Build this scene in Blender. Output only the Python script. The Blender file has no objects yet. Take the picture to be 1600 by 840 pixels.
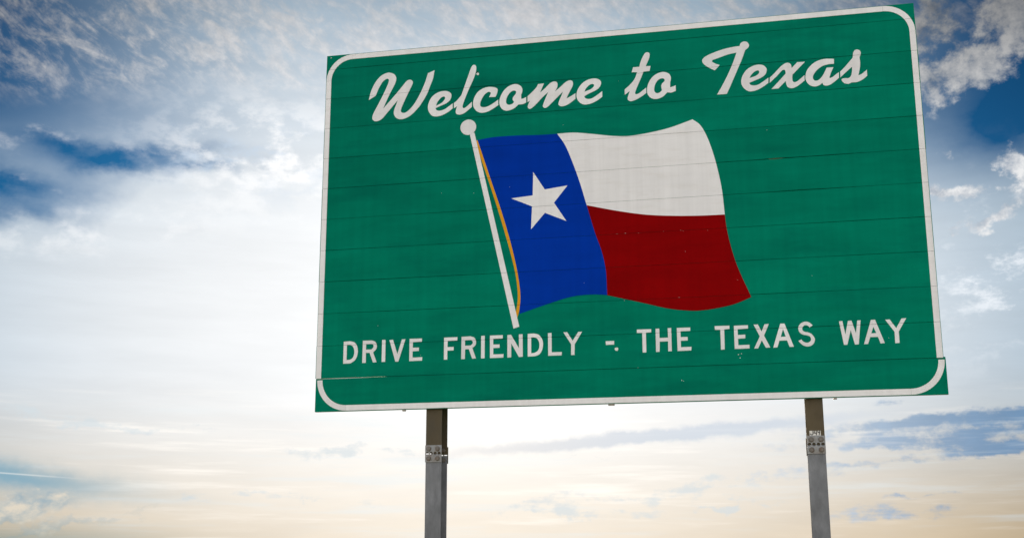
import bpy, bmesh, math, random
from mathutils import Vector, Matrix
from mathutils.geometry import tessellate_polygon

random.seed(7)
scene = bpy.context.scene
COL = scene.collection

# ------------------------------------------------------------------ camera
EYE = 1.65                                  # eye height above the ground, metres
cam = bpy.data.cameras.new('camera')
cam.sensor_width = 36.0
cam.lens = 36.0 * 1894.92 / 1600.0
cam.clip_start, cam.clip_end = 0.1, 20000.0
camera = bpy.data.objects.new('camera', cam)
COL.objects.link(camera)
camera.location = (0.0, 0.0, EYE)
# level camera tilted 13.4 degrees up, 0.1 degrees of roll
camera.rotation_euler = (Matrix.Rotation(math.radians(-0.025), 4, 'Z') @ Matrix.Rotation(math.radians(90 + 13.416), 4, 'X')
                         @ Matrix.Rotation(math.radians(-0.103), 4, 'Z')).to_euler()
scene.camera = camera

# ------------------------------------------------------------------ exposure
vs = scene.view_settings
vs.view_transform = 'Standard'
vs.look = 'None'
vs.exposure = 0.25
vs.gamma = 1.0
vs.use_curve_mapping = False

scene.cycles.max_bounces = 4
scene.cycles.diffuse_bounces = 2
scene.cycles.use_adaptive_sampling = True
scene.cycles.adaptive_threshold = 0.015
scene.cycles.glossy_bounces = 2

# ------------------------------------------------------------------ sun and sky
SUN_AZ, SUN_EL = -1.5, 10.6                 # the sun stands behind the sign, low over the plain
sd = bpy.data.lights.new('sun', 'SUN')
sd.energy = 5.0
sd.angle = math.radians(0.53)
sd.color = (1.0, 0.86, 0.66)
sun = bpy.data.objects.new('sun', sd)
COL.objects.link(sun)
a, e = math.radians(SUN_AZ), math.radians(SUN_EL)
to_sun = Vector((math.sin(a) * math.cos(e), math.cos(a) * math.cos(e), math.sin(e)))
sun.rotation_euler = to_sun.to_track_quat('Z', 'Y').to_euler()
sun.location = to_sun * 60

world = bpy.data.worlds.new('World')
scene.world = world
world.use_nodes = True
NT = world.node_tree
NT.nodes.clear()


class X:
    """A scalar socket of the world's node tree, with arithmetic."""
    def __init__(self, s): self.s = s
    def __add__(self, o): return mth('ADD', self, o)
    def __radd__(self, o): return mth('ADD', o, self)
    def __sub__(self, o): return mth('SUBTRACT', self, o)
    def __rsub__(self, o): return mth('SUBTRACT', o, self)
    def __mul__(self, o): return mth('MULTIPLY', self, o)
    def __rmul__(self, o): return mth('MULTIPLY', o, self)
    def __truediv__(self, o): return mth('DIVIDE', self, o)
    def __rtruediv__(self, o): return mth('DIVIDE', o, self)


def mth(op, *args):
    n = NT.nodes.new('ShaderNodeMath')
    n.operation = op
    for i, v in enumerate(args):
        if isinstance(v, X): NT.links.new(v.s, n.inputs[i])
        else: n.inputs[i].default_value = v
    return X(n.outputs[0])


def step(v, lo, hi, a=0.0, b=1.0):
    n = NT.nodes.new('ShaderNodeMapRange')
    n.interpolation_type = 'SMOOTHSTEP'
    NT.links.new(v.s, n.inputs['Value'])
    for k, q in zip(('From Min', 'From Max', 'To Min', 'To Max'), (lo, hi, a, b)):
        n.inputs[k].default_value = q
    return X(n.outputs[0])


def sat(v): return mth('MINIMUM', mth('MAXIMUM', v, 0.0), 1.0)


def vec(x, y, z=0.0):
    n = NT.nodes.new('ShaderNodeCombineXYZ')
    for i, v in enumerate((x, y, z)):
        if isinstance(v, X): NT.links.new(v.s, n.inputs[i])
        else: n.inputs[i].default_value = v
    return n.outputs[0]


def noise(v, scale, detail=5.0, rough=0.55, dist=0.0):
    n = NT.nodes.new('ShaderNodeTexNoise')
    NT.links.new(v, n.inputs['Vector'])
    n.inputs['Scale'].default_value = scale
    n.inputs['Detail'].default_value = detail
    n.inputs['Roughness'].default_value = rough
    n.inputs['Distortion'].default_value = dist
    return X(n.outputs['Fac'])


def mixc(f, c1, c2):
    n = NT.nodes.new('ShaderNodeMix')
    n.data_type = 'RGBA'
    for sock, v in ((n.inputs[0], f), (n.inputs[6], c1), (n.inputs[7], c2)):
        if isinstance(v, X): NT.links.new(v.s, sock)
        elif isinstance(v, tuple): sock.default_value = v + (1.0,) if len(v) == 3 else v
        elif isinstance(v, float): sock.default_value = v
        else: NT.links.new(v, sock)
    return n.outputs[2]


def scalec(c, f):
    n = NT.nodes.new('ShaderNodeVectorMath')
    n.operation = 'SCALE'
    if isinstance(c, tuple): n.inputs[0].default_value = c
    else: NT.links.new(c, n.inputs[0])
    if isinstance(f, X): NT.links.new(f.s, n.inputs['Scale'])
    else: n.inputs['Scale'].default_value = f
    return n.outputs[0]


def mulc(c, t):
    n = NT.nodes.new('ShaderNodeVectorMath')
    n.operation = 'MULTIPLY'
    NT.links.new(c, n.inputs[0])
    n.inputs[1].default_value = t
    return n.outputs[0]


tc = NT.nodes.new('ShaderNodeTexCoord')
sx = NT.nodes.new('ShaderNodeSeparateXYZ')
NT.links.new(tc.outputs['Generated'], sx.inputs[0])
DX, DY, DZ = X(sx.outputs[0]), X(sx.outputs[1]), X(sx.outputs[2])
DEG = 180.0 / math.pi
AZ = mth('ARCTAN2', DX, DY) * DEG            # degrees right of the view's heading
EL = mth('ARCSINE', DZ) * DEG                # degrees above the horizon
ca, sa_ = math.cos(a), math.sin(a)
dot = DX * to_sun.x + DY * to_sun.y + DZ * to_sun.z
SA = mth('ARCCOSINE', mth('MINIMUM', dot, 1.0)) * DEG   # degrees away from the sun

flat = vec(AZ, EL)
nwarp1 = noise(vec(AZ, EL * 1.6, 3.0), 0.16, 6, 0.6)
nwarp2 = noise(vec(AZ, EL * 1.6, 19.0), 0.16, 6, 0.6)
WA = AZ + (nwarp1 - 0.5) * 7.0               # billowed coordinates for cloud edges
WE = EL + (nwarp2 - 0.5) * 3.4
nfine1 = noise(vec(AZ, EL * 1.3, 41.0), 0.7, 5, 0.62)
WE = WE + (nfine1 - 0.5) * 1.3


def blob(c, sa, se, tilt=0.0, amp=1.0, u=None, v=None):
    """A soft elliptical patch of sky round a direction (azimuth, elevation) in degrees."""
    u, v = (WA if u is None else u), (WE if v is None else v)
    t = math.radians(tilt)
    p, q = u - c[0], v - c[1]
    r = (p * (math.cos(t) / sa) + q * (math.sin(t) / sa))
    s = (q * (math.cos(t) / se) - p * (math.sin(t) / se))
    return mth('EXPONENT', (r * r + s * s) * -1.0) * amp


# clear sky: Nishita, tinted towards the deep blue of the photograph
sk = NT.nodes.new('ShaderNodeTexSky')
sk.sky_type = 'NISHITA'
sk.sun_disc = False
sk.sun_elevation = math.radians(SUN_EL)
sk.sun_rotation = math.radians(SUN_AZ)
sk.dust_density = 0.3
sk.ozone_density = 2.0
SKY_STRENGTH = 0.1
clear = mulc(sk.outputs[0], (0.045 * SKY_STRENGTH, 0.30 * SKY_STRENGTH, 0.56 * SKY_STRENGTH))

# thin veil of high cloud: white round the sun, warm towards the horizon, dimmer away from the sun
qa, qe = (AZ + 1.8) / 26.0, (EL - 9.5) / 15.5
Q = qa * qa + qe * qe
glow = mth('EXPONENT', mth('POWER', Q / 1.42, 2.0) * -1.0)
out = step(SA, 27.0, 52.0)                               # the broken sky round the rest of the dome, lit full on by the sun
far = step(mth('MAXIMUM', mth('ABSOLUTE', AZ) - 2.0, EL + 3.0), 31.0, 46.0)
low = step(EL, -0.5, 9.0, 1.0, 0.0)
veil_col = mixc(low, mixc(out, (0.56, 0.79, 1.0), (0.95, 0.97, 1.0)), mixc(out, (0.97, 0.72, 0.40), (1.0, 0.95, 0.90)))
veil_col = mixc(glow * glow * 0.92, veil_col, mixc(low, (1.0, 0.99, 0.98), (1.0, 0.915, 0.80)))
clear = scalec(clear, 0.38 + glow * 0.58 + out * 0.75)                # deeper blue away from the sun
core = mth('EXPONENT', mth('POWER', SA / 8.5, 2.0) * -1.0)
streaks = noise(vec(AZ * 0.35, EL * 2.2, 7.0), 0.35, 6, 0.6)
veil_lum = glow * 0.645 + 0.15 + core * 0.20 + out * (0.60 + mth('EXPONENT', mth('MAXIMUM', EL, 0.0) * -0.055) * 0.75) + (streaks - 0.5) * (0.16 - out * 0.16)
veil = scalec(veil_col, veil_lum)

# high broken altocumulus, combed into rows that fall away to the right
t = math.radians(-27)
ra, rb = AZ * math.cos(t) + EL * math.sin(t), EL * math.cos(t) - AZ * math.sin(t)
big = noise(vec(AZ, EL * 1.5, 55.0), 0.15, 3, 0.5)
n1 = noise(vec(ra * 0.40, rb, 1.0), 1.10, 7, 0.68, 0.6)
n2 = noise(vec(ra * 0.75, rb, 77.0), 2.4, 4, 0.6)
puff = n1 * 0.70 + n2 * 0.30 + (big - 0.5) * 0.42
edge = EL - (20.3 + (AZ + 23.0) * 0.07) + (nwarp1 - 0.5) * 4.0
alto = step(puff, 0.36, 0.67) * step(edge, -0.7, 1.5)
# the same altocumulus as a level sheet overhead and behind
pd = mth('MAXIMUM', DZ, 0.0) + 0.12
nr = noise(vec(DX / pd, DY / pd, 4.0), 3.2, 8, 0.64, 0.4)
sheet = step(nr, 0.42, 0.64) * step(EL, 3.0, 20.0)
alto = alto * (1.0 - far) + sheet * far
lit = glow * 0.84 + 0.04 + out * 0.82 + (n2 - 0.5) * 0.30

# how far the clear blue shows through the veil
n3 = noise(vec(AZ, EL * 1.9, 64.0), 0.30, 7, 0.6)
B = step(mth('ABSOLUTE', mth('ARCSINE', DX) * (DEG * 1.06) + 1.0), 9.0, 25.0, 0.06, 0.98) * step(EL + step(AZ, -5.0, 20.0, 0.0, -0.5), 13.5, 20.5) * (1.0 - out * 0.45)
B = sat(B)
rear = mixc(sheet * 0.85, mixc(B, veil, clear), scalec((0.97, 0.96, 0.97), lit))   # away from the view: veil, blue and altocumulus only
HA, HE = AZ + (nwarp1 - 0.5) * 6.0, EL + (nwarp2 - 0.5) * 2.6 + (nfine1 - 0.5) * 0.5
holes = blob((-23.8, 15.8), 5.60, 0.94, 3, 0.95, HA, HE)
holes = holes + blob((-18.5, 17.4), 3.24, 0.50, -2, 0.78, HA, HE)
holes = holes + blob((-17.4, 18.1), 3.24, 0.32, 3, 0.52, HA, HE)
holes = holes + blob((-15.2, 17.5), 1.77, 0.29, -10, 0.40, HA, HE)
holes = holes + blob((-22.1, 15.0), 2.06, 0.41, 3, 0.35, HA, HE)
holes = holes + blob((24.1, 18.9), 2.65, 1.42, 15, 0.6, HA, HE)
holes = holes + blob((21.9, 13.1), 2.65, 1.77, 0, 0.05, HA, HE)
holes = holes + blob((-11.6, 17.8), 1.18, 0.29, -6, 0.15, HA, HE)
B = B + holes * (0.42 + n3 * 0.9)
B = B - blob((-14.5, 15.9), 6.49, 1.06, 0, 0.45)
B = sat(B)
skyc = mixc(B, veil, clear)


def over(mask, col, lum=None):
    global skyc
    c = col if lum is None else scalec(col, lum)
    skyc = mixc(sat(mask), skyc, c)


over(alto * 0.85, (0.97, 0.96, 0.97), lit)
# ragged white cloud deck beside the sign and round the bank on the left
deck = step(noise(vec(AZ, EL * 1.7, 12.0), 0.42, 6, 0.62), 0.43, 0.62)
over(deck * (blob((-11.3, 18.5), 5.01, 2.21, 0, 1.0, AZ, EL) + blob((-20.4, 14.5), 5.60, 0.71, 8, 0.45) + blob((-22.4, 17.9), 3.83, 0.27, 6, 0.35) + blob((-22.5, 16.1), 1.03, 0.15, -10, 0.5)) * 0.85, (1.0, 0.99, 0.985), glow * 0.35 + 0.63)
greys = step(noise(vec(AZ, EL * 1.7, 25.0), 0.45, 6, 0.55), 0.50, 0.66)
over(greys * (blob((-11.6, 18.2), 3.83, 1.62, 0, 1.0, AZ, EL) + blob((-15.2, 18.5), 2.06, 1.18, 0, 0.8, AZ, EL)) * 0.55, (0.50, 0.60, 0.72))
# cumulus high on the right
cu = noise(vec(AZ, EL * 1.15, 90.0), 0.52, 7, 0.62)
cu2 = noise(vec(AZ - 0.35, EL * 1.15 + 0.45, 90.0), 0.52, 6, 0.62)
cm = (blob((22.3, 23.7), 5.60, 2.06, 6, 0.85) + blob((20.5, 21.2), 1.77, 0.89, 20, 0.7) + blob((23.3, 21.5), 1.77, 0.83, -10, 0.5) + blob((23.7, 17.0), 0.83, 0.89, 0, 1.3) + blob((22.6, 14.9), 1.24, 0.50, 35, 0.95)
      + blob((20.5, 16.1), 2.06, 0.47, 0, 0.95) + blob((21.3, 18.0), 0.59, 0.35, 25, 0.7) + blob((22.5, 17.5), 0.65, 0.35, -20, 0.7) + blob((20.9, 14.3), 1.62, 0.35, 10, 0.6))
cmask = step(cm + (cu - 0.5) * 3.0, 0.34, 0.92) * step(cm, 0.03, 0.25)
shade = sat((cu - cu2) * 3.2 + 0.55)
over(cmask * 0.94, mixc(shade, (0.25, 0.31, 0.40), (0.86, 0.86, 0.86)), step(EL, 16.5, 25.0, 0.86, 0.26))
wisp = step(noise(vec(AZ * 0.8, EL * 1.5, 8.0), 0.55, 6, 0.65), 0.50, 0.68) * blob((22.4, 12.2), 3.24, 2.95, 0, 1.0, AZ, EL)
over(wisp * 0.7, (0.88, 0.90, 0.93))
# slate-blue stratus banks low on the right
sn = noise(vec(AZ * 0.36, EL * 1.8, 33.0), 0.85, 7, 0.62)
SE = EL + (nwarp2 - 0.5) * 1.0 + (nfine1 - 0.5) * 0.7
sn2 = noise(vec(AZ, EL * 1.4, 5.0), 0.85, 7, 0.60)
st = (blob((22.6, 6.0), 4.42, 0.44, 4, 1.25, AZ, SE) + blob((17.5, 5.8), 3.24, 0.32, 6, 0.80, AZ, SE) + blob((19.6, 4.9), 3.54, 0.38, -3, 0.85, AZ, SE) + blob((22.0, 5.3), 2.65, 0.29, 2, 0.60, AZ, SE)
      + blob((22.2, 4.6), 2.06, 0.24, 0, 0.6, AZ, SE) + blob((16.7, 4.9), 1.47, 0.27, 0, 0.55, AZ, SE) + blob((16.6, 4.1), 2.95, 0.15, 1, 0.60, AZ, SE) + blob((20.4, 4.4), 1.77, 0.15, 3, 0.6, AZ, SE)
      + blob((17.5, 6.7), 0.77, 0.18, 3, 0.70, AZ, SE) + blob((17.0, 1.9), 2.51, 0.44, 3, 0.72, AZ, SE) + blob((18.4, 2.8), 2.65, 0.12, 1, 0.40, AZ, SE) + blob((12.9, 3.6), 2.65, 0.41, 2, 0.6, AZ, SE) + blob((13.0, 4.9), 1.77, 0.27, 2, 0.45, AZ, SE))
smask = step(st + (sn - 0.5) * 1.7 + (sn2 - 0.5) * 2.1, 0.22, 1.0) * step(st, 0.03, 0.3)
over(smask * 0.86, mixc(step(AZ, 9.0, 24.0), (0.52, 0.61, 0.71), (0.10, 0.22, 0.39)), 0.78 + sn2 * 0.36)
# faint level streaks low over the horizon
ls = noise(vec(AZ * 0.16, EL * 2.4, 71.0), 0.62, 6, 0.58)
over(step(ls, 0.50, 0.72) * step(EL, 0.0, 1.5) * step(EL, 5.5, 8.5, 1.0, 0.0) * 0.45, (0.56, 0.61, 0.63), 0.55 + glow * 0.75)
over(step(ls, 0.47, 0.25) * step(EL, 5.5, 8.5, 1.0, 0.0) * 0.5, (1.0, 0.95, 0.88), 0.35 + glow * 0.72)
# the long grey roll behind the posts and small scud under it
roll = blob((6.3, 5.5), 9.73, 0.32, 4.3, 1.0, AZ, EL + (nfine1 - 0.5) * 0.55 + (sn2 - 0.5) * 0.5)
over(step(roll, 0.05, 0.75) * 0.75, mixc(step(AZ, -3.0, 9.0), (0.68, 0.67, 0.67), (0.52, 0.58, 0.66)))
scud = (blob((2.7, 2.2), 4.42, 0.41, 2, 0.70) + blob((7.7, 3.1), 5.60, 0.35, 2, 0.62) + blob((10.3, 2.2), 3.54, 0.27, 2, 0.62) + blob((-9.7, 2.7), 4.42, 0.29, 1, 0.62)
        + blob((-18.9, 6.2), 7.08, 0.38, -5, 0.85) + blob((-7.2, 5.0), 3.24, 0.27, 0, 0.60) + blob((6.0, 4.8), 3.54, 0.15, 2, 0.55) + blob((-13.7, 2.1), 2.36, 0.21, 0, 0.5))
over(step(scud + (sn - 0.5) * 1.8 + (sn2 - 0.5) * 1.8, 0.36, 0.95) * step(scud, 0.03, 0.25) * 0.62, (0.56, 0.63, 0.67))
over(blob((-22.6, 3.6), 5.01, 0.59, -8, 0.95, AZ, SE), (0.20, 0.35, 0.44))
# small cumulus and haze low on the left, and a contrail
lc = blob((-21.5, 2.6), 2.21, 0.50, 0, 1.0) + blob((-20.9, 1.6), 3.83, 0.27, 0, 0.65) + blob((-17.5, 1.8), 2.65, 0.15, 0, 0.3)
over(step(lc + (sn2 - 0.5) * 2.4, 0.25, 0.9) * step(lc, 0.03, 0.25) * 0.85, mixc(sat((sn2 - 0.5) * 4.0 + 0.45), (0.20, 0.33, 0.42), (0.66, 0.60, 0.50)))
over(blob((-22.4, 0.5), 6.78, 0.89, 0, 0.75, AZ, EL), (0.20, 0.27, 0.27))
trail = mth('EXPONENT', mth('POWER', (EL - (3.63 - (AZ + 22.6) * 0.055)) / 0.032, 2.0) * -1.0)
over(trail * step(AZ, -21.8, -18.8, 0.42, 0.0) * step(AZ, -40.0, -30.0), (0.85, 0.84, 0.80))

bg = NT.nodes.new('ShaderNodeBackground')
NT.links.new(skyc, bg.inputs['Color'])
bg2 = NT.nodes.new('ShaderNodeBackground')
NT.links.new(rear, bg2.inputs['Color'])
# the clouds of the view fade out long before 45 degrees off its heading; from there on the cheaper sum is the same sky
mixs = NT.nodes.new('ShaderNodeMixShader')
NT.links.new(mth('MAXIMUM', mth('GREATER_THAN', mth('ABSOLUTE', AZ), 50.0), mth('GREATER_THAN', EL, 42.0)).s, mixs.inputs[0])
NT.links.new(bg.outputs[0], mixs.inputs[1])
NT.links.new(bg2.outputs[0], mixs.inputs[2])
wo = NT.nodes.new('ShaderNodeOutputWorld')
NT.links.new(mixs.outputs[0], wo.inputs['Surface'])
world.cycles.sampling_method = 'MANUAL'
world.cycles.sample_map_resolution = 256


# ------------------------------------------------------------------ helpers
def tag(o, label, cat=None, group=None, kind=None):
    o['label'] = label
    if cat: o['category'] = cat
    if group: o['group'] = group
    if kind: o['kind'] = kind
    return o


def link(name, bm, material, parent=None, smooth=False):
    me = bpy.data.meshes.new(name)
    bm.normal_update()
    bm.to_mesh(me)
    bm.free()
    if smooth:
        for p in me.polygons: p.use_smooth = True
    me.materials.append(material)
    o = bpy.data.objects.new(name, me)
    COL.objects.link(o)
    if parent: o.parent = parent
    return o


def copy_part(o, parent):
    c = o.copy()
    COL.objects.link(c)
    c.parent = parent
    return c


def add_box(bm, x0, x1, y0, y1, z0, z1, bevel=0.0):
    vs_ = [bm.verts.new((x, y, z)) for x in (x0, x1) for y in (y0, y1) for z in (z0, z1)]
    fs = [bm.faces.new([vs_[i] for i in f]) for f in ((0, 1, 3, 2), (4, 6, 7, 5), (0, 4, 5, 1), (2, 3, 7, 6), (0, 2, 6, 4), (1, 5, 7, 3))]
    if bevel:
        es = list({e for f in fs for e in f.edges})
        bmesh.ops.bevel(bm, geom=es, offset=bevel, segments=2, affect='EDGES', profile=0.5)


def add_prism(bm, loop, y0, y1):
    """An outline in x/z pulled from y0 (front) to y1 (back)."""
    f = [bm.verts.new((x, y0, z)) for x, z in loop]
    b = [bm.verts.new((x, y1, z)) for x, z in loop]
    n = len(loop)
    bm.faces.new(f)
    bm.faces.new(b[::-1])
    for i in range(n):
        bm.faces.new((f[i], b[i], b[(i + 1) % n], f[(i + 1) % n]))


def fix(bm):
    bmesh.ops.recalc_face_normals(bm, faces=bm.faces[:])


def smooth_loop(pts, sub=5):
    """Catmull-Rom through the smooth points, straight and sharp at points that carry a third value; mm to metres."""
    P = [(p[0] / 1000.0, p[1] / 1000.0) for p in pts]
    K = [len(p) == 3 for p in pts]
    n, out = len(P), []
    for i in range(n):
        p1, p2 = Vector(P[i]), Vector(P[(i + 1) % n])
        if K[i] and K[(i + 1) % n]:
            out.append(tuple(p1))
            continue
        p0 = p1 * 2 - p2 if K[i] else Vector(P[i - 1])
        p3 = p2 * 2 - p1 if K[(i + 1) % n] else Vector(P[(i + 2) % n])
        t1 = (p2 - p0) * 0.5
        t2 = (p3 - p1) * 0.5
        L = (p2 - p1).length
        for t_ in (t1, t2):
            if t_.length > L * 1.2: t_ *= L * 1.2 / t_.length
        for k in range(sub):
            s = k / sub
            h = (2 * s ** 3 - 3 * s ** 2 + 1, s ** 3 - 2 * s ** 2 + s, -2 * s ** 3 + 3 * s ** 2, s ** 3 - s ** 2)
            q = p1 * h[0] + t1 * h[1] + p2 * h[2] + t2 * h[3]
            out.append((q.x, q.y))
    return out


def film(name, loops, top, material, parent, cuts=True, sub=5, raw=False, gap=0.0011, extra=()):
    """A cut-out of sheeting lying on the panels: outline (and holes) in the sign's plane, cut where panels meet."""
    L = [[(x, z) for x, z in lp] if raw else smooth_loop(lp, sub) for lp in loops]
    flat_pts = [p for lp in L for p in lp]
    tris = tessellate_polygon([[Vector((x, z, 0)) for x, z in lp] for lp in L])
    bm = bmesh.new()
    vs_ = [bm.verts.new((x, 0.0, z)) for x, z in flat_pts]
    for t_ in tris:
        try: bm.faces.new([vs_[i] for i in t_])
        except ValueError: pass
    z0, z1 = min(p[1] for p in flat_pts), max(p[1] for p in flat_pts)
    planes = [((0, 0, 1), v, gap) for v in JOINTS if z0 < v < z1] if cuts else []
    planes += [((1, 0, 0), v, 0.001) for v in extra]
    for nrm, v, g in planes:
        ax = 2 if nrm[2] else 0
        for s in (-g, g):
            co = [0, 0, 0]
            co[ax] = v + s
            bmesh.ops.bisect_plane(bm, geom=bm.verts[:] + bm.edges[:] + bm.faces[:], plane_co=co, plane_no=nrm, dist=1e-6)
        kill = [f for f in bm.faces if abs(f.calc_center_median()[ax] - v) < g]
        bmesh.ops.delete(bm, geom=kill, context='FACES')
    bmesh.ops.dissolve_limit(bm, angle_limit=0.001, verts=bm.verts[:], edges=bm.edges[:])
    bm.normal_update()
    for f in bm.faces:
        if f.normal.y > 0: f.normal_flip()
    r = bmesh.ops.extrude_face_region(bm, geom=bm.faces[:])
    new = [g_ for g_ in r['geom'] if isinstance(g_, bmesh.types.BMVert)]
    bmesh.ops.translate(bm, verts=new, vec=(0, -top, 0))
    back = [f for f in bm.faces if abs(f.calc_center_median().y) < 1e-7]
    bmesh.ops.delete(bm, geom=back, context='FACES_ONLY')
    bm.normal_update()
    for f in bm.faces:
        if f.normal.y > 0.5: f.normal_flip()
    return link(name, bm, material, parent)


# ------------------------------------------------------------------ materials
def material(name, base, rough=0.5, metal=0.0, spec=0.3, var=0.06, scale=3.0, stretch=(1, 1, 1), bump=0.0, bump_scale=60.0, second=None, amount=0.0, sec_scale=2.0, sec_lo=0.5, sec_hi=0.7, sheet=False):
    m = bpy.data.materials.new(name)
    m.use_nodes = True
    nt = m.node_tree
    b = nt.nodes['Principled BSDF']
    b.inputs['Roughness'].default_value = rough
    b.inputs['Metallic'].default_value = metal
    b.inputs['Specular IOR Level'].default_value = spec
    tcn = nt.nodes.new('ShaderNodeTexCoord')
    mp = nt.nodes.new('ShaderNodeMapping')
    mp.inputs['Scale'].default_value = stretch
    nt.links.new(tcn.outputs['Object'], mp.inputs['Vector'])
    n = nt.nodes.new('ShaderNodeTexNoise')
    n.inputs['Scale'].default_value = scale
    n.inputs['Detail'].default_value = 6
    n.inputs['Roughness'].default_value = 0.6
    nt.links.new(mp.outputs[0], n.inputs['Vector'])
    r = nt.nodes.new('ShaderNodeMapRange')
    r.inputs['From Min'].default_value, r.inputs['From Max'].default_value = 0.3, 0.7
    r.inputs['To Min'].default_value, r.inputs['To Max'].default_value = 1 - var, 1 + var
    nt.links.new(n.outputs['Fac'], r.inputs['Value'])
    sc = nt.nodes.new('ShaderNodeVectorMath')
    sc.operation = 'SCALE'
    sc.inputs[0].default_value = base
    nt.links.new(r.outputs[0], sc.inputs['Scale'])
    col = sc.outputs[0]
    if second:
        n2 = nt.nodes.new('ShaderNodeTexNoise')
        n2.inputs['Scale'].default_value = sec_scale
        n2.inputs['Detail'].default_value = 8
        n2.inputs['Roughness'].default_value = 0.65
        nt.links.new(mp.outputs[0], n2.inputs['Vector'])
        r2 = nt.nodes.new('ShaderNodeMapRange')
        r2.inputs['From Min'].default_value, r2.inputs['From Max'].default_value = sec_lo, sec_hi
        r2.inputs['To Max'].default_value = amount
        nt.links.new(n2.outputs['Fac'], r2.inputs['Value'])
        mx = nt.nodes.new('ShaderNodeMix')
        mx.data_type = 'RGBA'
        nt.links.new(r2.outputs[0], mx.inputs[0])
        nt.links.new(col, mx.inputs[6])
        mx.inputs[7].default_value = second + (1.0,)
        col = mx.outputs[2]
    if sheet:
        # each panel's sheeting has aged a little differently; rain has drawn faint vertical runs
        oi = nt.nodes.new('ShaderNodeObjectInfo')
        ro = nt.nodes.new('ShaderNodeMapRange')
        ro.inputs['To Min'].default_value, ro.inputs['To Max'].default_value = 0.94, 1.05
        nt.links.new(oi.outputs['Random'], ro.inputs['Value'])
        mp2 = nt.nodes.new('ShaderNodeMapping')
        mp2.inputs['Scale'].default_value = (9.0, 1.0, 0.35)
        nt.links.new(tcn.outputs['Object'], mp2.inputs['Vector'])
        ns = nt.nodes.new('ShaderNodeTexNoise')
        ns.inputs['Scale'].default_value = 2.0
        ns.inputs['Detail'].default_value = 5
        nt.links.new(mp2.outputs[0], ns.inputs['Vector'])
        rs = nt.nodes.new('ShaderNodeMapRange')
        rs.inputs['From Min'].default_value, rs.inputs['From Max'].default_value = 0.35, 0.65
        rs.inputs['To Min'].default_value, rs.inputs['To Max'].default_value = 0.955, 1.025
        nt.links.new(ns.outputs['Fac'], rs.inputs['Value'])
        mm = nt.nodes.new('ShaderNodeMath')
        mm.operation = 'MULTIPLY'
        nt.links.new(ro.outputs[0], mm.inputs[0])
        nt.links.new(rs.outputs[0], mm.inputs[1])
        s2 = nt.nodes.new('ShaderNodeVectorMath')
        s2.operation = 'SCALE'
        nt.links.new(col, s2.inputs[0])
        nt.links.new(mm.outputs[0], s2.inputs['Scale'])
        col = s2.outputs[0]
    nt.links.new(col, b.inputs['Base Color'])
    if bump:
        nb = nt.nodes.new('ShaderNodeTexNoise')
        nb.inputs['Scale'].default_value = bump_scale
        nb.inputs['Detail'].default_value = 4
        nt.links.new(mp.outputs[0], nb.inputs['Vector'])
        bp = nt.nodes.new('ShaderNodeBump')
        bp.inputs['Strength'].default_value = bump
        bp.inputs['Distance'].default_value = 0.002
        nt.links.new(nb.outputs['Fac'], bp.inputs['Height'])
        if sheet:
            nw = nt.nodes.new('ShaderNodeTexNoise')
            nw.inputs['Scale'].default_value = 0.9
            nw.inputs['Detail'].default_value = 2
            nt.links.new(mp.outputs[0], nw.inputs['Vector'])
            bw = nt.nodes.new('ShaderNodeBump')
            bw.inputs['Strength'].default_value = 1.0
            bw.inputs['Distance'].default_value = 0.012
            nt.links.new(nw.outputs['Fac'], bw.inputs['Height'])
            nt.links.new(bw.outputs[0], bp.inputs['Normal'])
        nt.links.new(bp.outputs[0], b.inputs['Normal'])
    return m


WEATHER = dict(scale=2.2, stretch=(0.6, 1, 2.6), bump=0.10, bump_scale=45.0)
M_GREEN = material('green_sheeting', (0.0003, 0.150, 0.087), 0.34, 0.78, 0.03, 0.13, second=(0.0003, 0.112, 0.070), amount=0.85, sec_scale=1.6, sheet=True, **WEATHER)
M_WHITE = material('white_sheeting', (0.88, 0.86, 0.86), 0.45, 0.1, 0.15, 0.035, second=(0.72, 0.68, 0.64), amount=0.35, sec_scale=5.0, sheet=True, **WEATHER)
M_BLUE = material('blue_sheeting', (0.0004, 0.031, 0.295), 0.34, 0.6, 0.03, 0.10, sheet=True, **WEATHER)
M_RED = material('red_sheeting', (0.205, 0.0006, 0.0012), 0.34, 0.6, 0.03, 0.12, sheet=True, **WEATHER)
M_GOLD = material('gold_sheeting', (0.80, 0.36, 0.01), 0.45, 0.0, 0.12, 0.05, **WEATHER)
M_ALU = material('weathered_aluminium', (0.38, 0.35, 0.30), 0.5, 0.6, 0.5, 0.12, 8.0, second=(0.20, 0.17, 0.11), amount=0.7, sec_scale=5.0, bump=0.1)
M_STEEL = material('galvanised_steel', (0.225, 0.23, 0.245), 0.6, 0.25, 0.4, 0.30, 9.0, stretch=(1, 1, 0.45), bump=0.35, bump_scale=35.0, second=(0.14, 0.145, 0.16), amount=0.85, sec_scale=7.0, sec_lo=0.42, sec_hi=0.68)
M_BROWN = material('weathered_brown_steel', (0.115, 0.088, 0.050), 0.65, 0.15, 0.3, 0.2, 10.0, stretch=(1, 1, 0.5), bump=0.25, bump_scale=40.0, second=(0.075, 0.064, 0.046), amount=0.8, sec_scale=5.0)
M_PLATE = material('grey_plate_steel', (0.32, 0.325, 0.33), 0.55, 0.3, 0.4, 0.14, 20.0, bump=0.2, bump_scale=50.0, second=(0.24, 0.17, 0.11), amount=0.55, sec_scale=14.0, sec_lo=0.48)
M_BOLT = material('rusty_bolt_steel', (0.20, 0.18, 0.16), 0.6, 0.3, 0.4, 0.2, 40.0, second=(0.17, 0.09, 0.05), amount=0.8, sec_scale=30.0)
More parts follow.
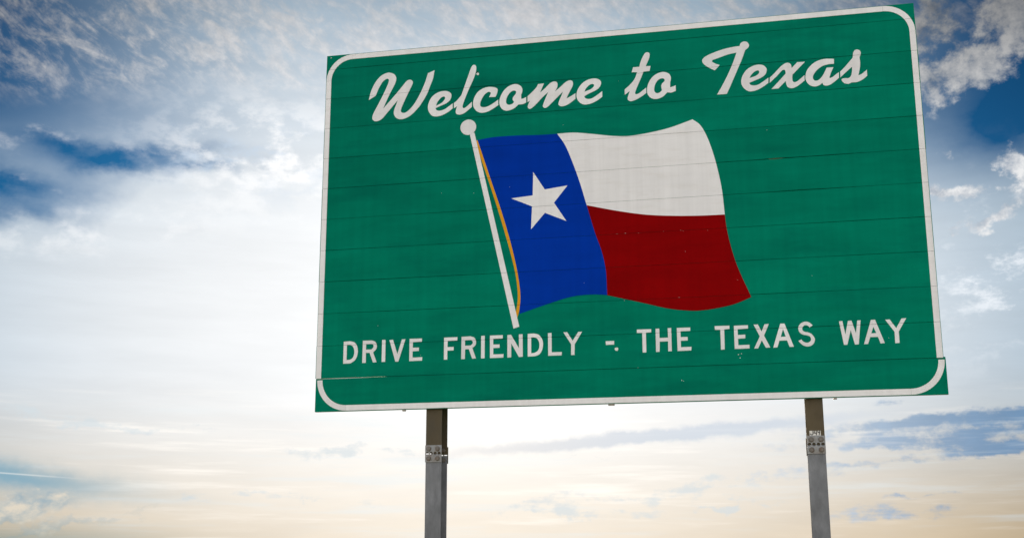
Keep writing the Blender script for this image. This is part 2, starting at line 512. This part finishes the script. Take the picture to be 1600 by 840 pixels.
M_LABEL = material('white_paper_label', (0.78, 0.75, 0.70), 0.7, 0.0, 0.2, 0.06, 40.0)
M_INK = material('black_ink', (0.02, 0.018, 0.016), 0.7, 0.0, 0.2)
M_CHIP = material('bare_bright_metal', (0.85, 0.85, 0.80), 0.5, 0.0, 0.4, 0.06, 50.0)
M_HOLE = material('dark_scorched_edge', (0.03, 0.035, 0.03), 0.8, 0.0, 0.2)
M_CONC = material('concrete', (0.34, 0.33, 0.31), 0.9, 0.0, 0.2, 0.15, 6.0, bump=0.5)
M_GRASS = material('dry_grass_plain', (0.34, 0.30, 0.19), 0.95, 0.0, 0.1, 0.45, 7.0, bump=0.9, bump_scale=24.0, second=(0.16, 0.19, 0.08), amount=0.7, sec_scale=0.35, sec_lo=0.42)

# ------------------------------------------------------------------ ground
bm = bmesh.new()
rings = [0, 4, 9, 16, 28, 50, 100, 220, 500, 1200, 3000, 9000]
seg = 72
prev = [bm.verts.new((0, 12, 0))]
for i, r in enumerate(rings[1:]):
    cur = []
    for k in range(seg):
        an = 2 * math.pi * k / seg
        x, y = r * math.cos(an), 12 + r * math.sin(an)
        h = 0.10 * math.sin(x * 0.31 + 1.3) * math.sin(y * 0.27) * min(1, r / 20) if r < 400 else -0.0004 * (r - 400) ** 0.8
        cur.append(bm.verts.new((x, y, h)))
    for k in range(seg):
        k2 = (k + 1) % seg
        if len(prev) == 1: bm.faces.new((prev[0], cur[k], cur[k2]))
        else: bm.faces.new((prev[k], cur[k], cur[k2], prev[k2]))
    prev = cur
ground = link('ground', bm, M_GRASS, None, True)
ground['kind'] = 'structure'
ground['label'] = 'dry grassy plain the sign stands on'

# ------------------------------------------------------------------ the sign
W, H, FT = 5.535, 3.50, 0.3048
BASE = EYE + 1.3116                         # lower edge of the panels above the ground
JOINTS = [FT * k for k in range(1, 12)]     # eleven one-foot panels and a half panel on top
sign = bpy.data.objects.new('welcome_sign', None)
COL.objects.link(sign)
sign.empty_display_size = 0.5
sign.location = (-1.8136, 11.1362, BASE)
sign.rotation_euler = (0, 0, math.radians(-12.0823))
tag(sign, 'large green highway sign with a waving flag and white script, on two steel posts', 'road sign')


def joint_gap(k, u):
    """Half the open gap at the k-th joint from below, in metres: tight, with a few spots that have sprung open."""
    g = 0.0008 + 0.0004 * math.sin(u * 2.3 + k * 1.7) + 0.0002 * math.sin(u * 7.1 + k)
    if k == 1: g += 0.0008 + 0.0004 * max(0.0, 1 - u / 0.95) + 0.0012 * max(0, math.sin(u * 4.0))
    if k == 7: g += 0.0050 * math.exp(-((u - 4.28) / 0.12) ** 2) + 0.0015 * math.exp(-((u - 4.75) / 0.2) ** 2)
    if k == 6: g += 0.0034 * math.exp(-((u - 4.45) / 0.2) ** 2)
    return g


def tongue(k, u):
    """Height of the lip that laps behind the next panel up; bent away where daylight shows through the joint."""
    if k == 0: return 0.012 * min(1.0, max(0.0, (u - 0.60) / 0.30)) + 0.0002
    if k == 6 and abs(u - 4.27) < 0.05: return 0.0015
    return 0.010 if k < 11 else 0.0002


def panel(k):
    v0 = FT * k
    v1 = min(FT * (k + 1), H)
    u0, u1 = (0.006, 5.543) if k == 0 else (random.uniform(-0.001, 0.002), 5.529 + random.uniform(-0.002, 0.002))
    prox = 0.0 if k else -0.0008
    rnd = random.Random(k * 13 + 5)
    ph = [rnd.uniform(0, 6.28) for _ in range(4)]
    tilt = rnd.uniform(-0.0012, 0.0012)
    DEPTH, TH, BEV = 0.034, 0.004, 0.0012
    bm = bmesh.new()
    N = 56
    cols = []
    for i in range(N + 1):
        u = u0 + (u1 - u0) * i / N
        lo = v0 + (joint_gap(k, u) if k else 0.0)
        hi = v1 - (joint_gap(k + 1, u) if v1 < H else 0.0)
        wav = 0.0006 * math.sin(u * 1.9 + ph[0]) + 0.0004 * math.sin(u * 4.7 + ph[1])
        prof = [(lo + BEV, 0), (lo + (hi - lo) * 0.33, wav), (lo + (hi - lo) * 0.67, wav), (hi - BEV, 0), (hi, BEV), (hi, 0.010), (hi + tongue(k, u), 0.010), (hi + tongue(k, u), 0.013), (hi, 0.013), (hi, DEPTH), (hi - 0.025, DEPTH), (hi - 0.025, DEPTH - TH), (hi - TH, DEPTH - TH), (hi - TH, TH),
                (lo + TH, TH), (lo + TH, DEPTH - TH), (lo + 0.025, DEPTH - TH), (lo + 0.025, DEPTH), (lo, DEPTH), (lo, BEV)]
        cols.append([bm.verts.new((u, w + prox + (tilt * ((v - v0) / FT - 0.5) if w < 0.001 else 0), v)) for v, w in prof])
    n = len(cols[0])
    for i in range(N):
        for j in range(n):
            bm.faces.new((cols[i][j], cols[i + 1][j], cols[i + 1][(j + 1) % n], cols[i][(j + 1) % n]))
    bm.faces.new(cols[0][::-1])
    bm.faces.new(cols[-1])
    fix(bm)
    return link('panel', bm, M_GREEN, sign)


for k in range(12):
    p = panel(k)
    if k == 0: p['label'] = 'lowest green panel, shifted a little to the right'

# white border, set in straight strips and rounded corners
BW, OFF = 0.050, 0.005
RT, RB = 0.262, 0.285


def arc(cx, cz, r, a0, a1, n=14):
    return [(cx + r * math.cos(math.radians(a0 + (a1 - a0) * i / n)), cz + r * math.sin(math.radians(a0 + (a1 - a0) * i / n))) for i in range(n + 1)]


def corner(cx, cz, r, a0, name='border_corner'):
    film(name, [arc(cx, cz, r, a0, a0 + 90) + arc(cx, cz, r - BW, a0 + 90, a0)], 0.0022, M_WHITE, sign, raw=True)


g = 0.0012
UL, UR, ULb, URb, VB, VT = OFF, 5.529 - OFF, OFF + 0.015, 5.543 - 0.009, OFF, H - OFF
corner(UL + RT, VT - RT, RT, 90)
corner(UR - RT, VT - RT, RT, 0)
corner(ULb + RB, VB + RB, RB, 180)
corner(URb - RB, VB + RB, RB, 270)
film('border_strip', [[(UL + RT + g, VT - BW), (UR - RT - g, VT - BW), (UR - RT - g, VT), (UL + RT + g, VT)]], 0.0022, M_WHITE, sign, raw=True)
film('border_strip', [[(ULb + RB + g, VB), (URb - RB - g, VB), (URb - RB - g, VB + BW), (ULb + RB + g, VB + BW)]], 0.0022, M_WHITE, sign, raw=True)
vj = FT + 0.002
film('border_strip', [[(UL, vj), (UL + BW, vj), (UL + BW, VT - RT - g), (UL, VT - RT - g)]], 0.0022, M_WHITE, sign, raw=True)
film('border_strip', [[(UR - BW, vj), (UR, vj), (UR, VT - RT - g), (UR - BW, VT - RT - g)]], 0.0022, M_WHITE, sign, raw=True)

# lettering and flag: outlines in millimetres across and up the sign; a third value marks a sharp corner
LETTERS = [
 ('W', [(445,3002,1),(467,3093),(509,3181),(564,3242),(621,3267),(657,3266),(698,3246),(717,3213),(716,3176),(701,3136),(655,3045),(620,2968),(592,2901,1),(661,2977),(727,3051),(794,3131),(825,3167),(853,3177),(879,3166),(886,3141),(874,3109),(844,3046),(805,2963),(775,2888),(772,2860),(792,2843),(824,2847),(871,2885),(918,2946),(968,3040),(1010,3139),(1036,3227,1),(1102,3252,1),(1087,3169),(1058,3090),(1036,3030),(1001,2964),(951,2891),(888,2826),(833,2792),(778,2780),(729,2796),(703,2837),(705,2881),(722,2929),(739,2977,1),(702,2935),(639,2862),(589,2805),(557,2785),(521,2779),(492,2796),(486,2825),(498,2865),(536,2939),(594,3054),(632,3142),(645,3186),(638,3203),(618,3205),(582,3179),(544,3116),(525,3068),(515,3042,1)], []),
 ('e', [(1285,2899,1),(1285,2848,1),(1245,2819),(1190,2791),(1127,2780),(1080,2795),(1049,2838),(1041,2879),(1049,2927),(1080,2982),(1131,3019),(1178,3031),(1222,3029),(1258,3012),(1272,2983),(1262,2941),(1225,2907),(1174,2887),(1116,2865,1),(1128,2844),(1158,2835),(1205,2846),(1244,2870)], [[(1120,2887,1),(1137,2929),(1168,2965),(1195,2976),(1210,2966),(1204,2944),(1176,2913)]]),
 ('l', [(1297,2901,1),(1331,2929),(1370,2975,1),(1399,3058),(1430,3149),(1460,3236),(1476,3266),(1493,3273),(1511,3260),(1514,3223),(1504,3175),(1477,3104),(1431,3002),(1401,2924),(1385,2877),(1384,2851),(1398,2842),(1425,2857),(1473,2899,1),(1473,2848,1),(1433,2815),(1394,2790),(1355,2780),(1324,2790),(1316,2813),(1323,2849),(1331,2867,1),(1298,2849,1)], []),
 ('c', [(1730,2900,1),(1730,2845,1),(1682,2815),(1628,2789),(1574,2781),(1527,2797),(1495,2836),(1485,2877),(1494,2932),(1525,2987),(1572,3021),(1626,3035),(1681,3030),(1716,3015),(1724,2995),(1716,2959),(1703,2930,1),(1641,2933,1),(1656,2964),(1655,2979),(1634,2986),(1599,2964),(1569,2918),(1555,2879),(1557,2851),(1577,2837),(1620,2838),(1674,2863)], []),
 ('o', [(1741,2861),(1747,2916),(1778,2978),(1820,3019),(1867,3039),(1909,3040),(1948,3017),(1963,2983),(1959,2951),(1950,2930,1),(1952,2888,1),(1975,2892),(1999,2904,1),(1999,2850,1),(1975,2838),(1948,2835),(1925,2836,1),(1890,2805),(1852,2788),(1806,2783),(1763,2807)], [[(1805,2879),(1817,2923),(1844,2961),(1875,2978),(1898,2972),(1903,2956),(1895,2939),(1875,2914),(1869,2890),(1883,2864,1),(1867,2847),(1836,2839),(1813,2851)]]),
 ('m', [(2012,2909,1),(2059,2951),(2098,2992),(2113,3023,1),(2170,3025,1),(2132,2936,1),(2178,2974),(2228,3021),(2262,3035),(2289,3030),(2299,3008),(2294,2972),(2273,2935,1),(2319,2970),(2372,3017),(2410,3034),(2437,3028),(2446,3003),(2438,2968),(2409,2915),(2382,2857,1),(2416,2872),(2468,2902,1),(2467,2847,1),(2423,2814),(2378,2790),(2336,2783),(2310,2796),(2306,2816),(2318,2851),(2337,2893),(2349,2928,1),(2303,2884),(2242,2825),(2204,2790),(2177,2780),(2158,2796),(2162,2819),(2181,2869),(2210,2935,1),(2158,2891),(2105,2836),(2066,2799),(2036,2783),(2015,2795),(2017,2823),(2035,2865,1),(2012,2851,1)], []),
 ('e', [(2719,2901,1),(2718,2846,1),(2671,2814),(2611,2788),(2551,2783),(2510,2804),(2484,2841),(2477,2885),(2492,2940),(2531,2992),(2584,3024),(2637,3033),(2682,3024),(2708,2998),(2705,2962),(2680,2928),(2635,2904),(2590,2886),(2550,2865,1),(2559,2846),(2585,2835),(2619,2838),(2664,2862)], [[(2552,2909,1),(2568,2942),(2598,2971),(2625,2980),(2643,2971),(2639,2952),(2613,2930)]]),
 ('t', [(2928,2900,1),(2971,2936),(3020,2991),(3048,3060,1),(2997,3063,1),(3012,3111,1),(3069,3111,1),(3084,3164),(3111,3221),(3130,3244),(3152,3247),(3167,3232),(3163,3193),(3146,3151),(3128,3111,1),(3173,3110,1),(3162,3062,1),(3106,3059,1),(3076,2987),(3037,2899),(3023,2857),(3032,2844),(3058,2850),(3127,2901,1),(3126,2849,1),(3087,2821),(3034,2793),(2986,2780),(2959,2792),(2954,2816),(2966,2854),(2975,2881,1),(2928,2847,1)], []),
 ('o', [(3134,2872),(3144,2930),(3175,2986),(3217,3022),(3261,3038),(3298,3039),(3338,3020),(3355,2987),(3354,2955),(3348,2936,1),(3346,2885,1),(3371,2890),(3397,2901,1),(3396,2846,1),(3365,2835),(3344,2833),(3318,2839,1),(3284,2805),(3240,2785),(3196,2784),(3160,2803),(3139,2836)], [[(3200,2882),(3211,2928),(3237,2965),(3271,2980),(3293,2972),(3297,2951),(3273,2927),(3265,2900),(3271,2862,1),(3249,2843),(3223,2838),(3204,2854)]]),
 ('T', [(3987,3230,1),(3999,3256),(4025,3271),(4054,3265),(4072,3238),(4066,3211),(4036,3186,1),(4008,3111),(3964,3013),(3909,2893),(3855,2778,1),(3767,2778,1),(3822,2870),(3877,2974),(3924,3079),(3958,3170,1),(3884,3159),(3804,3136),(3745,3118),(3734,3107),(3741,3095),(3772,3075),(3802,3062,1),(3757,3015,1),(3713,3039),(3668,3074),(3647,3107),(3651,3134),(3681,3159),(3755,3189),(3850,3215),(3937,3228)], []),
 ('e', [(4230,2901,1),(4227,2852,1),(4176,2817),(4119,2791),(4061,2784),(4020,2807),(3993,2848),(3988,2891),(4004,2944),(4042,2995),(4093,3025),(4144,3035),(4189,3025),(4216,2995),(4217,2968),(4203,2935),(4166,2907),(4116,2888),(4058,2867,1),(4068,2848),(4096,2838),(4135,2842),(4179,2867)], [[(4062,2912,1),(4079,2941),(4109,2970),(4138,2980),(4151,2970),(4148,2951),(4121,2930)]]),
 ('x', [(4242,2900,1),(4288,2943),(4340,2996),(4380,3024),(4412,3029),(4433,3011),(4439,2976,1),(4490,3027,1),(4558,3026,1),(4442,2911,1),(4439,2880),(4442,2849),(4459,2838),(4487,2849),(4547,2898,1),(4545,2847,1),(4492,2807),(4453,2787),(4421,2784),(4394,2799),(4383,2831),(4381,2858,1),(4313,2791,1),(4251,2790,1),(4319,2859),(4383,2927,1),(4382,2954),(4373,2965),(4353,2960),(4301,2907),(4239,2851,1)], []),
 ('a', [(4811,3030,1),(4808,2983,1),(4760,2983),(4703,2969),(4652,2931),(4622,2888),(4620,2857),(4637,2837),(4668,2842),(4705,2881),(4744,2952,1),(4802,2951,1),(4779,2905),(4763,2860),(4765,2851),(4787,2858),(4816,2879),(4846,2899,1),(4843,2846,1),(4805,2815),(4762,2788),(4727,2782),(4704,2793),(4700,2812,1),(4665,2789),(4623,2783),(4583,2803),(4557,2847),(4555,2889),(4573,2945),(4618,2995),(4672,3025),(4735,3037)], []),
 ('s', [(4857,2904,1),(4903,2948),(4947,2997),(4973,3026,1),(4980,3071),(4995,3095),(5016,3101),(5039,3089),(5045,3062),(5032,3025,1),(5034,2967),(5026,2914),(5011,2855,1),(5042,2867),(5087,2902,1),(5086,2845,1),(5046,2814),(4997,2794),(4949,2793,1),(4921,2783),(4887,2792),(4866,2818),(4868,2833),(4893,2838),(4927,2837),(4949,2860),(4960,2905),(4961,2941,1),(4914,2901),(4856,2850,1)], []),
 ('D', [(266,643,1),(327,645,1),(367,634),(395,601),(405,553),(400,508),(380,467),(337,438,1),(266,437,1)], [[(298,612,1),(325,612,1),(355,596),(370,560),(370,522),(356,487),(330,472,1),(298,470,1)]]),
 ('R', [(452,645,1),(540,644,1),(572,630),(587,598),(583,563),(553,533,1),(589,440,1),(554,439,1),(519,530,1),(484,530,1),(485,438,1),(450,438,1)], [[(484,612,1),(534,612,1),(553,602),(555,580),(536,561,1),(484,560,1)]]),
 ('I', [(637,645,1),(670,645,1),(671,441,1),(637,441,1)], []),
 ('V', [(707,641,1),(742,643,1),(786,508,1),(827,643,1),(861,644,1),(797,439,1),(769,438,1)], []),
 ('E', [(900,645,1),(1018,644,1),(1017,614,1),(933,613,1),(931,562,1),(991,561,1),(990,530,1),(931,529,1),(931,471,1),(1023,472,1),(1022,440,1),(900,439,1)], []),
 ('F', [(1227,643,1),(1352,643,1),(1351,613,1),(1261,612,1),(1260,555,1),(1318,555,1),(1317,523,1),(1259,522,1),(1259,441,1),(1227,441,1)], []),
 ('R', [(1391,644,1),(1475,646,1),(1510,632),(1526,597),(1520,562),(1492,538,1),(1526,442,1),(1491,441,1),(1459,529,1),(1425,528,1),(1423,440,1),(1389,440,1)], [[(1424,611,1),(1475,612,1),(1493,601),(1495,579),(1476,562,1),(1423,561,1)]]),
 ('I', [(1574,645,1),(1607,646,1),(1606,441,1),(1573,440,1)], []),
 ('E', [(1655,645,1),(1774,645,1),(1773,615,1),(1686,614,1),(1686,562,1),(1745,561,1),(1744,531,1),(1686,530,1),(1686,472,1),(1781,472,1),(1779,441,1),(1656,440,1)], []),
 ('N', [(1816,643,1),(1850,645,1),(1922,520,1),(1922,645,1),(1956,646,1),(1957,442,1),(1921,441,1),(1852,566,1),(1851,440,1),(1816,439,1)], []),
 ('D', [(2003,647,1),(2062,648,1),(2103,635),(2134,594),(2142,544),(2132,495),(2108,458),(2068,443,1),(2002,441,1)], [[(2034,613,1),(2062,613,1),(2090,599),(2107,564),(2107,520),(2093,490),(2062,472,1),(2034,471,1)]]),
 ('L', [(2187,646,1),(2220,647,1),(2220,472,1),(2311,472,1),(2309,442,1),(2188,442,1)], []),
 ('Y', [(2327,648,1),(2361,648,1),(2410,569,1),(2461,646,1),(2496,647,1),(2428,537,1),(2425,441,1),(2394,441,1),(2396,537,1)], []),
 ('-', [(2705,553,1),(2780,553,1),(2779,521,1),(2706,520,1)], []),
 ('T', [(2983,646,1),(3109,645,1),(3109,617,1),(3062,615,1),(3061,441,1),(3029,440,1),(3029,615,1),(2983,616,1)], []),
 ('H', [(3147,646,1),(3179,647,1),(3180,563,1),(3254,564,1),(3253,647,1),(3284,649,1),(3283,443,1),(3252,443,1),(3253,531,1),(3180,531,1),(3177,442,1),(3146,441,1)], []),
 ('E', [(3332,646,1),(3449,646,1),(3448,616,1),(3364,615,1),(3364,564,1),(3424,563,1),(3424,532,1),(3364,531,1),(3363,475,1),(3454,475,1),(3452,444,1),(3333,442,1)], []),
 ('T', [(3660,649,1),(3787,648,1),(3786,619,1),(3741,617,1),(3738,442,1),(3706,440,1),(3707,615,1),(3661,616,1)], []),
 ('E', [(3824,645,1),(3944,646,1),(3943,616,1),(3855,614,1),(3855,563,1),(3918,564,1),(3917,532,1),(3855,530,1),(3855,474,1),(3949,474,1),(3949,443,1),(3823,442,1)], []),
 ('X', [(3992,648,1),(4028,649,1),(4057,586,1),(4085,648,1),(4121,649,1),(4076,549,1),(4124,444,1),(4087,443,1),(4055,508,1),(4021,440,1),(3988,440,1),(4040,544,1)], []),
 ('A', [(4217,647,1),(4253,647,1),(4321,443,1),(4285,443,1),(4267,500,1),(4203,500,1),(4183,443,1),(4148,441,1)], [[(4216,532,1),(4238,600,1),(4257,533,1)]]),
 ('S', [(4488,623,1),(4460,603,1),(4449,619),(4429,626),(4412,620),(4400,603),(4401,582),(4418,569),(4446,562),(4474,547),(4492,522),(4499,498),(4489,469),(4468,449),(4434,441),(4400,451),(4376,473),(4361,491,1),(4387,505,1),(4399,487),(4419,476),(4444,475),(4462,488),(4467,505),(4458,526),(4436,537),(4405,544),(4378,562),(4366,592),(4372,622),(4393,645),(4425,656),(4456,650)], []),
 ('W', [(4706,647,1),(4734,649,1),(4752,532,1),(4780,648,1),(4810,649,1),(4839,540,1),(4857,648,1),(4884,649,1),(4856,444,1),(4825,442,1),(4798,568,1),(4763,444,1),(4735,443,1)], []),
 ('A', [(4968,648,1),(5002,649,1),(5068,446,1),(5033,445,1),(5016,501,1),(4953,501,1),(4932,444,1),(4899,443,1)], [[(4964,533,1),(4984,588,1),(5005,534,1)]]),
 ('Y', [(5084,645,1),(5121,646,1),(5169,569,1),(5217,650,1),(5255,651,1),(5187,539,1),(5187,443,1),(5152,442,1),(5153,539,1)], []),
]
FLAG = {
 'blue': [(1518,2511,1),(1686,2530),(1909,2529),(2107,2519),(2291,2517,1),(2365,2398),(2432,2227),(2498,2024),(2556,1811),(2626,1554),(2686,1369),(2720,1187),(2727,968,1),(2597,980),(2409,969),(2196,914),(1927,832,1),(1930,1014),(1901,1232),(1840,1503),(1754,1805),(1653,2112),(1570,2371)],
 'white': [(2291,2517,1),(2447,2516),(2628,2488),(2808,2456),(2965,2444),(3166,2465),(3345,2499),(3538,2559,1),(3608,2495),(3669,2363),(3727,2151),(3771,1897),(3789,1647,1),(3579,1650),(3364,1661),(3103,1687),(2840,1739),(2556,1811,1),(2498,2024),(2432,2227),(2365,2398)],
 'red': [(2556,1811,1),(2840,1739),(3103,1687),(3364,1661),(3579,1650),(3789,1647,1),(3798,1535),(3822,1389),(3876,1176),(3984,892,1),(3846,839),(3698,809),(3550,793),(3423,798),(3254,825),(3041,884),(2727,968,1),(2720,1187),(2686,1369),(2626,1554)],
 'star': [(2062,2161,1),(2170,1986,1),(2381,2010,1),(2254,1854,1),(2368,1673,1),(2169,1763,1),(2039,1615,1),(2049,1832,1),(1854,1921,1),(2056,1936,1)],
 'fringe': [(1493,2507,1),(1531,2510,1),(1577,2371),(1661,2111),(1761,1804),(1847,1503),(1908,1232),(1937,1013),(1927,870),(1906,795,1),(1892,824,1),(1913,990),(1891,1208),(1825,1480),(1736,1793),(1639,2100),(1557,2347)],
 'pole': [(1455,2580,1),(1500,2589,1),(1926,716,1),(1873,700,1)],
}

for ch, outer, holes in LETTERS:
    o = film('dash' if ch == '-' else 'letter', [outer] + holes, 0.0022, M_WHITE, sign)
    if ch != '-': o['label'] = 'white letter %s' % ch

film('flag_pole', [FLAG['pole']], 0.0034, M_WHITE, sign)
pole = sign.children[-1]
ballo = film('finial', [[(1.4403 + 0.0765 * math.cos(i * math.pi / 20), 2.6465 + 0.0765 * math.sin(i * math.pi / 20)) for i in range(40)]], 0.0040, M_WHITE, pole, raw=True)
film('fringe', [FLAG['fringe']], 0.0030, M_GOLD, sign)
blue = film('blue_field', [FLAG['blue']], 0.0022, M_BLUE, sign)
film('star', [FLAG['star']], 0.0030, M_WHITE, blue)
film('white_stripe', [FLAG['white']], 0.0025, M_WHITE, sign)
film('red_stripe', [FLAG['red']], 0.0028, M_RED, sign)


def chip(u, v, r, seed, mat, top=0.0028, name='bullet_dent', parent=None, n=11):
    rnd = random.Random(seed)
    return film(name, [[(u + r * rnd.uniform(0.65, 1.15) * math.cos(2 * math.pi * i / n), v + r * rnd.uniform(0.65, 1.15) * math.sin(2 * math.pi * i / n)) for i in range(n)]],
                top, mat, parent or sign, cuts=False, raw=True)


d = chip(1.5304, 3.1772, 0.0135, 3, M_CHIP)
chip(1.527, 3.190, 0.013, 4, M_HOLE, 0.0024, 'torn_edge', d)
chip(2.7993, 0.478, 0.0165, 5, M_CHIP, 0.003)
for i, (u, v, r) in enumerate(((3.853, 0.393, 0.005), (3.878, 0.399, 0.0045), (3.866, 0.362, 0.0045), (3.36, 0.185, 0.0035), (3.375, 0.178, 0.003), (0.045, 3.475, 0.005), (4.24, 2.144, 0.0)) + tuple((random.uniform(0.3, 5.2), random.uniform(0.1, 3.4), 0.0022) for _ in range(16))):
    if r: chip(u, v, r, 30 + i, M_CHIP, 0.003, 'paint_chip', n=7)
for i in range(8):
    u = random.uniform(2.75, 3.75)
    chip(u, FT * (5 if i < 6 else 3) + random.choice((-1, 1)) * random.uniform(0.002, 0.006), random.uniform(0.0014, 0.0032), 90 + i, M_CHIP, 0.0034, 'paint_chip', n=6)

# small clamps that stick out under the lower edge
for u, w_ in ((0.855, 0.030), (2.742, 0.055), (4.635, 0.03)):
    bm = bmesh.new()
    add_box(bm, u - w_ / 2, u + w_ / 2, 0.006, 0.03, -0.014, 0.012, 0.002)
    add_box(bm, u - w_ / 6, u + w_ / 6, 0.030, 0.045, -0.006, 0.008, 0.001)
    fix(bm)
    link('panel_clamp', bm, M_ALU, sign)
# horizontal stringers behind the panels
for v in (0.62, 1.75, 2.88):
    bm = bmesh.new()
    add_box(bm, 0.15, W - 0.15, 0.0345, 0.0395, v - 0.04, v + 0.04)
    fix(bm)
    link('stringer', bm, M_ALU, sign)

# ------------------------------------------------------------------ posts: wide-flange beams with a bolted breakaway joint
FW, FD, FTK, WEB, YF = 0.146, 0.205, 0.011, 0.008, 0.0405
CUT = -0.3975


def beam(bm, x, z0, z1):
    h = FW / 2
    y0, y1, t = YF, YF + FD, FTK
    loop = [(x - h, y0), (x + h, y0), (x + h, y0 + t), (x + WEB / 2, y0 + t), (x + WEB / 2, y1 - t), (x + h, y1 - t), (x + h, y1), (x - h, y1), (x - h, y1 - t), (x - WEB / 2, y1 - t), (x - WEB / 2, y0 + t), (x - h, y0 + t)]
    a_ = [bm.verts.new((px, py, z0)) for px, py in loop]
    b_ = [bm.verts.new((px, py, z1)) for px, py in loop]
    n = len(loop)
    bm.faces.new(a_)
    bm.faces.new(b_[::-1])
    for i in range(n): bm.faces.new((a_[i], b_[i], b_[(i + 1) % n], a_[(i + 1) % n]))
    fix(bm)
    es = [e for e in bm.edges if abs(e.verts[0].co.z - e.verts[1].co.z) > 0.1 and abs(e.verts[0].co.x - x) > h - 0.001]
    bmesh.ops.bevel(bm, geom=es, offset=0.002, segments=2, affect='EDGES')


def hexbolt(x, z, y, r=0.0195, sgn=-1):
    bm = bmesh.new()
    rot = random.uniform(0, 1)
    washer = [(x + r * 1.18 * math.cos(i * math.pi / 10), z + r * 1.18 * math.sin(i * math.pi / 10)) for i in range(20)]
    head = [(x + r * math.cos(rot + i * math.pi / 3), z + r * math.sin(rot + i * math.pi / 3)) for i in range(6)]
    top = [(x + r * 0.72 * math.cos(i * math.pi / 8), z + r * 0.72 * math.sin(i * math.pi / 8)) for i in range(16)]
    add_prism(bm, washer, y, y + sgn * 0.003)
    add_prism(bm, head, y + sgn * 0.003, y + sgn * 0.014)
    add_prism(bm, top, y + sgn * 0.014, y + sgn * 0.017)
    fix(bm)
    return bm


def plate(x, y0, y1, zc, w=0.150, hh=0.150):
    L = [[(x - w / 2, zc - hh / 2), (x + w / 2, zc - hh / 2), (x + w / 2, zc + hh / 2), (x - w / 2, zc + hh / 2)]]
    for fx in (0.13, 0.37, 0.62, 0.86):
        hx = x - w / 2 + fx * w
        L.append([(hx + 0.0150 * math.cos(i * math.pi / 9), zc + 0.002 + 0.0150 * math.sin(i * math.pi / 9)) for i in range(18)][::-1])
    pts = [p for lp in L for p in lp]
    tris = tessellate_polygon([[Vector((px, pz, 0)) for px, pz in lp] for lp in L])
    bm = bmesh.new()
    f = [bm.verts.new((px, y0, pz)) for px, pz in pts]
    b = [bm.verts.new((px, y1, pz)) for px, pz in pts]
    for t_ in tris:
        bm.faces.new([f[i] for i in t_])
        bm.faces.new([b[i] for i in t_][::-1])
    s = 0
    for lp in L:
        n = len(lp)
        for i in range(n):
            j = (i + 1) % n
            bm.faces.new((f[s + i], b[s + i], b[s + j], f[s + j]))
        s += n
    fix(bm)
    return bm


def make_post(x, label, cut, gap, mirror):
    bm = bmesh.new()
    beam(bm, x, -BASE - 0.35, cut - gap)
    post = link('post', bm, M_STEEL, sign)
    post['label'] = label
    bm = bmesh.new()
    beam(bm, x, cut + gap, H - 0.12)
    link('upper_section', bm, M_BROWN, post)
    link('fuse_plate', plate(x, YF - 0.010, YF - 0.0005, cut), M_PLATE, post)
    link('hinge_plate', plate(x, YF + FD + 0.0005, YF + FD + 0.010, cut, 0.158), M_BROWN, post)
    for fx in (-0.040, 0.040):
        for fz in (-0.043, 0.043):
            link('bolt', hexbolt(x + fx, cut + fz, YF - 0.010), M_BOLT, post)
            link('nut', hexbolt(x + fx, cut + fz, YF + FD - FTK, 0.017), M_BOLT, post)
    bm = bmesh.new()
    bmesh.ops.create_cone(bm, cap_ends=True, segments=40, radius1=0.36, radius2=0.34, depth=0.5)
    bmesh.ops.translate(bm, verts=bm.verts[:], vec=(x, YF + FD / 2, -BASE - 0.15))
    link('footing', bm, M_CONC, post)
    return post


left = make_post(1.1295, 'left steel post with the splice plate seen against white sky', CUT, 0.0045, 1)
right = make_post(4.4600, 'right steel post with a small handwritten white label', -0.3865, 0.0030, -1)
# hand-lettered tag above the plate of the right post
lx, lz = 4.4600, -0.3865 + 0.075
bm = bmesh.new()
add_box(bm, lx - 0.050, lx + 0.042, YF - 0.003, YF - 0.0002, lz + 0.001, lz + 0.042)
fix(bm)
lab = link('paper_label', bm, M_LABEL, right)
lab['label'] = 'white label marked J4Y in black'
bm = bmesh.new()


def stroke(pts, w=0.0062):
    for (xa, za), (xb, zb) in zip(pts, pts[1:]):
        d_ = Vector((xb - xa, zb - za))
        n_ = Vector((-d_.y, d_.x)).normalized() * w / 2
        e_ = d_.normalized() * w * 0.35
        lp = [(xa - e_.x + n_.x, za - e_.y + n_.y), (xa - e_.x - n_.x, za - e_.y - n_.y), (xb + e_.x - n_.x, zb + e_.y - n_.y), (xb + e_.x + n_.x, zb + e_.y + n_.y)]
        yy = YF - 0.0032 - 0.0004 * (len(bm.verts) // 8 % 5)
        add_prism(bm, [(lx + p_[0], lz + 0.004 + p_[1]) for p_ in lp], yy, yy + 0.0003)


stroke([(-0.022, 0.036), (-0.021, 0.012), (-0.028, 0.004), (-0.038, 0.005), (-0.043, 0.013)])
stroke([(-0.010, 0.036), (-0.012, 0.018), (0.009, 0.018)])
stroke([(0.005, 0.036), (0.005, 0.002)])
stroke([(0.018, 0.036), (0.020, 0.022), (0.033, 0.022)])
stroke([(0.034, 0.036), (0.032, 0.018), (0.028, 0.002)])
fix(bm)
link('ink_marks', bm, M_INK, right)
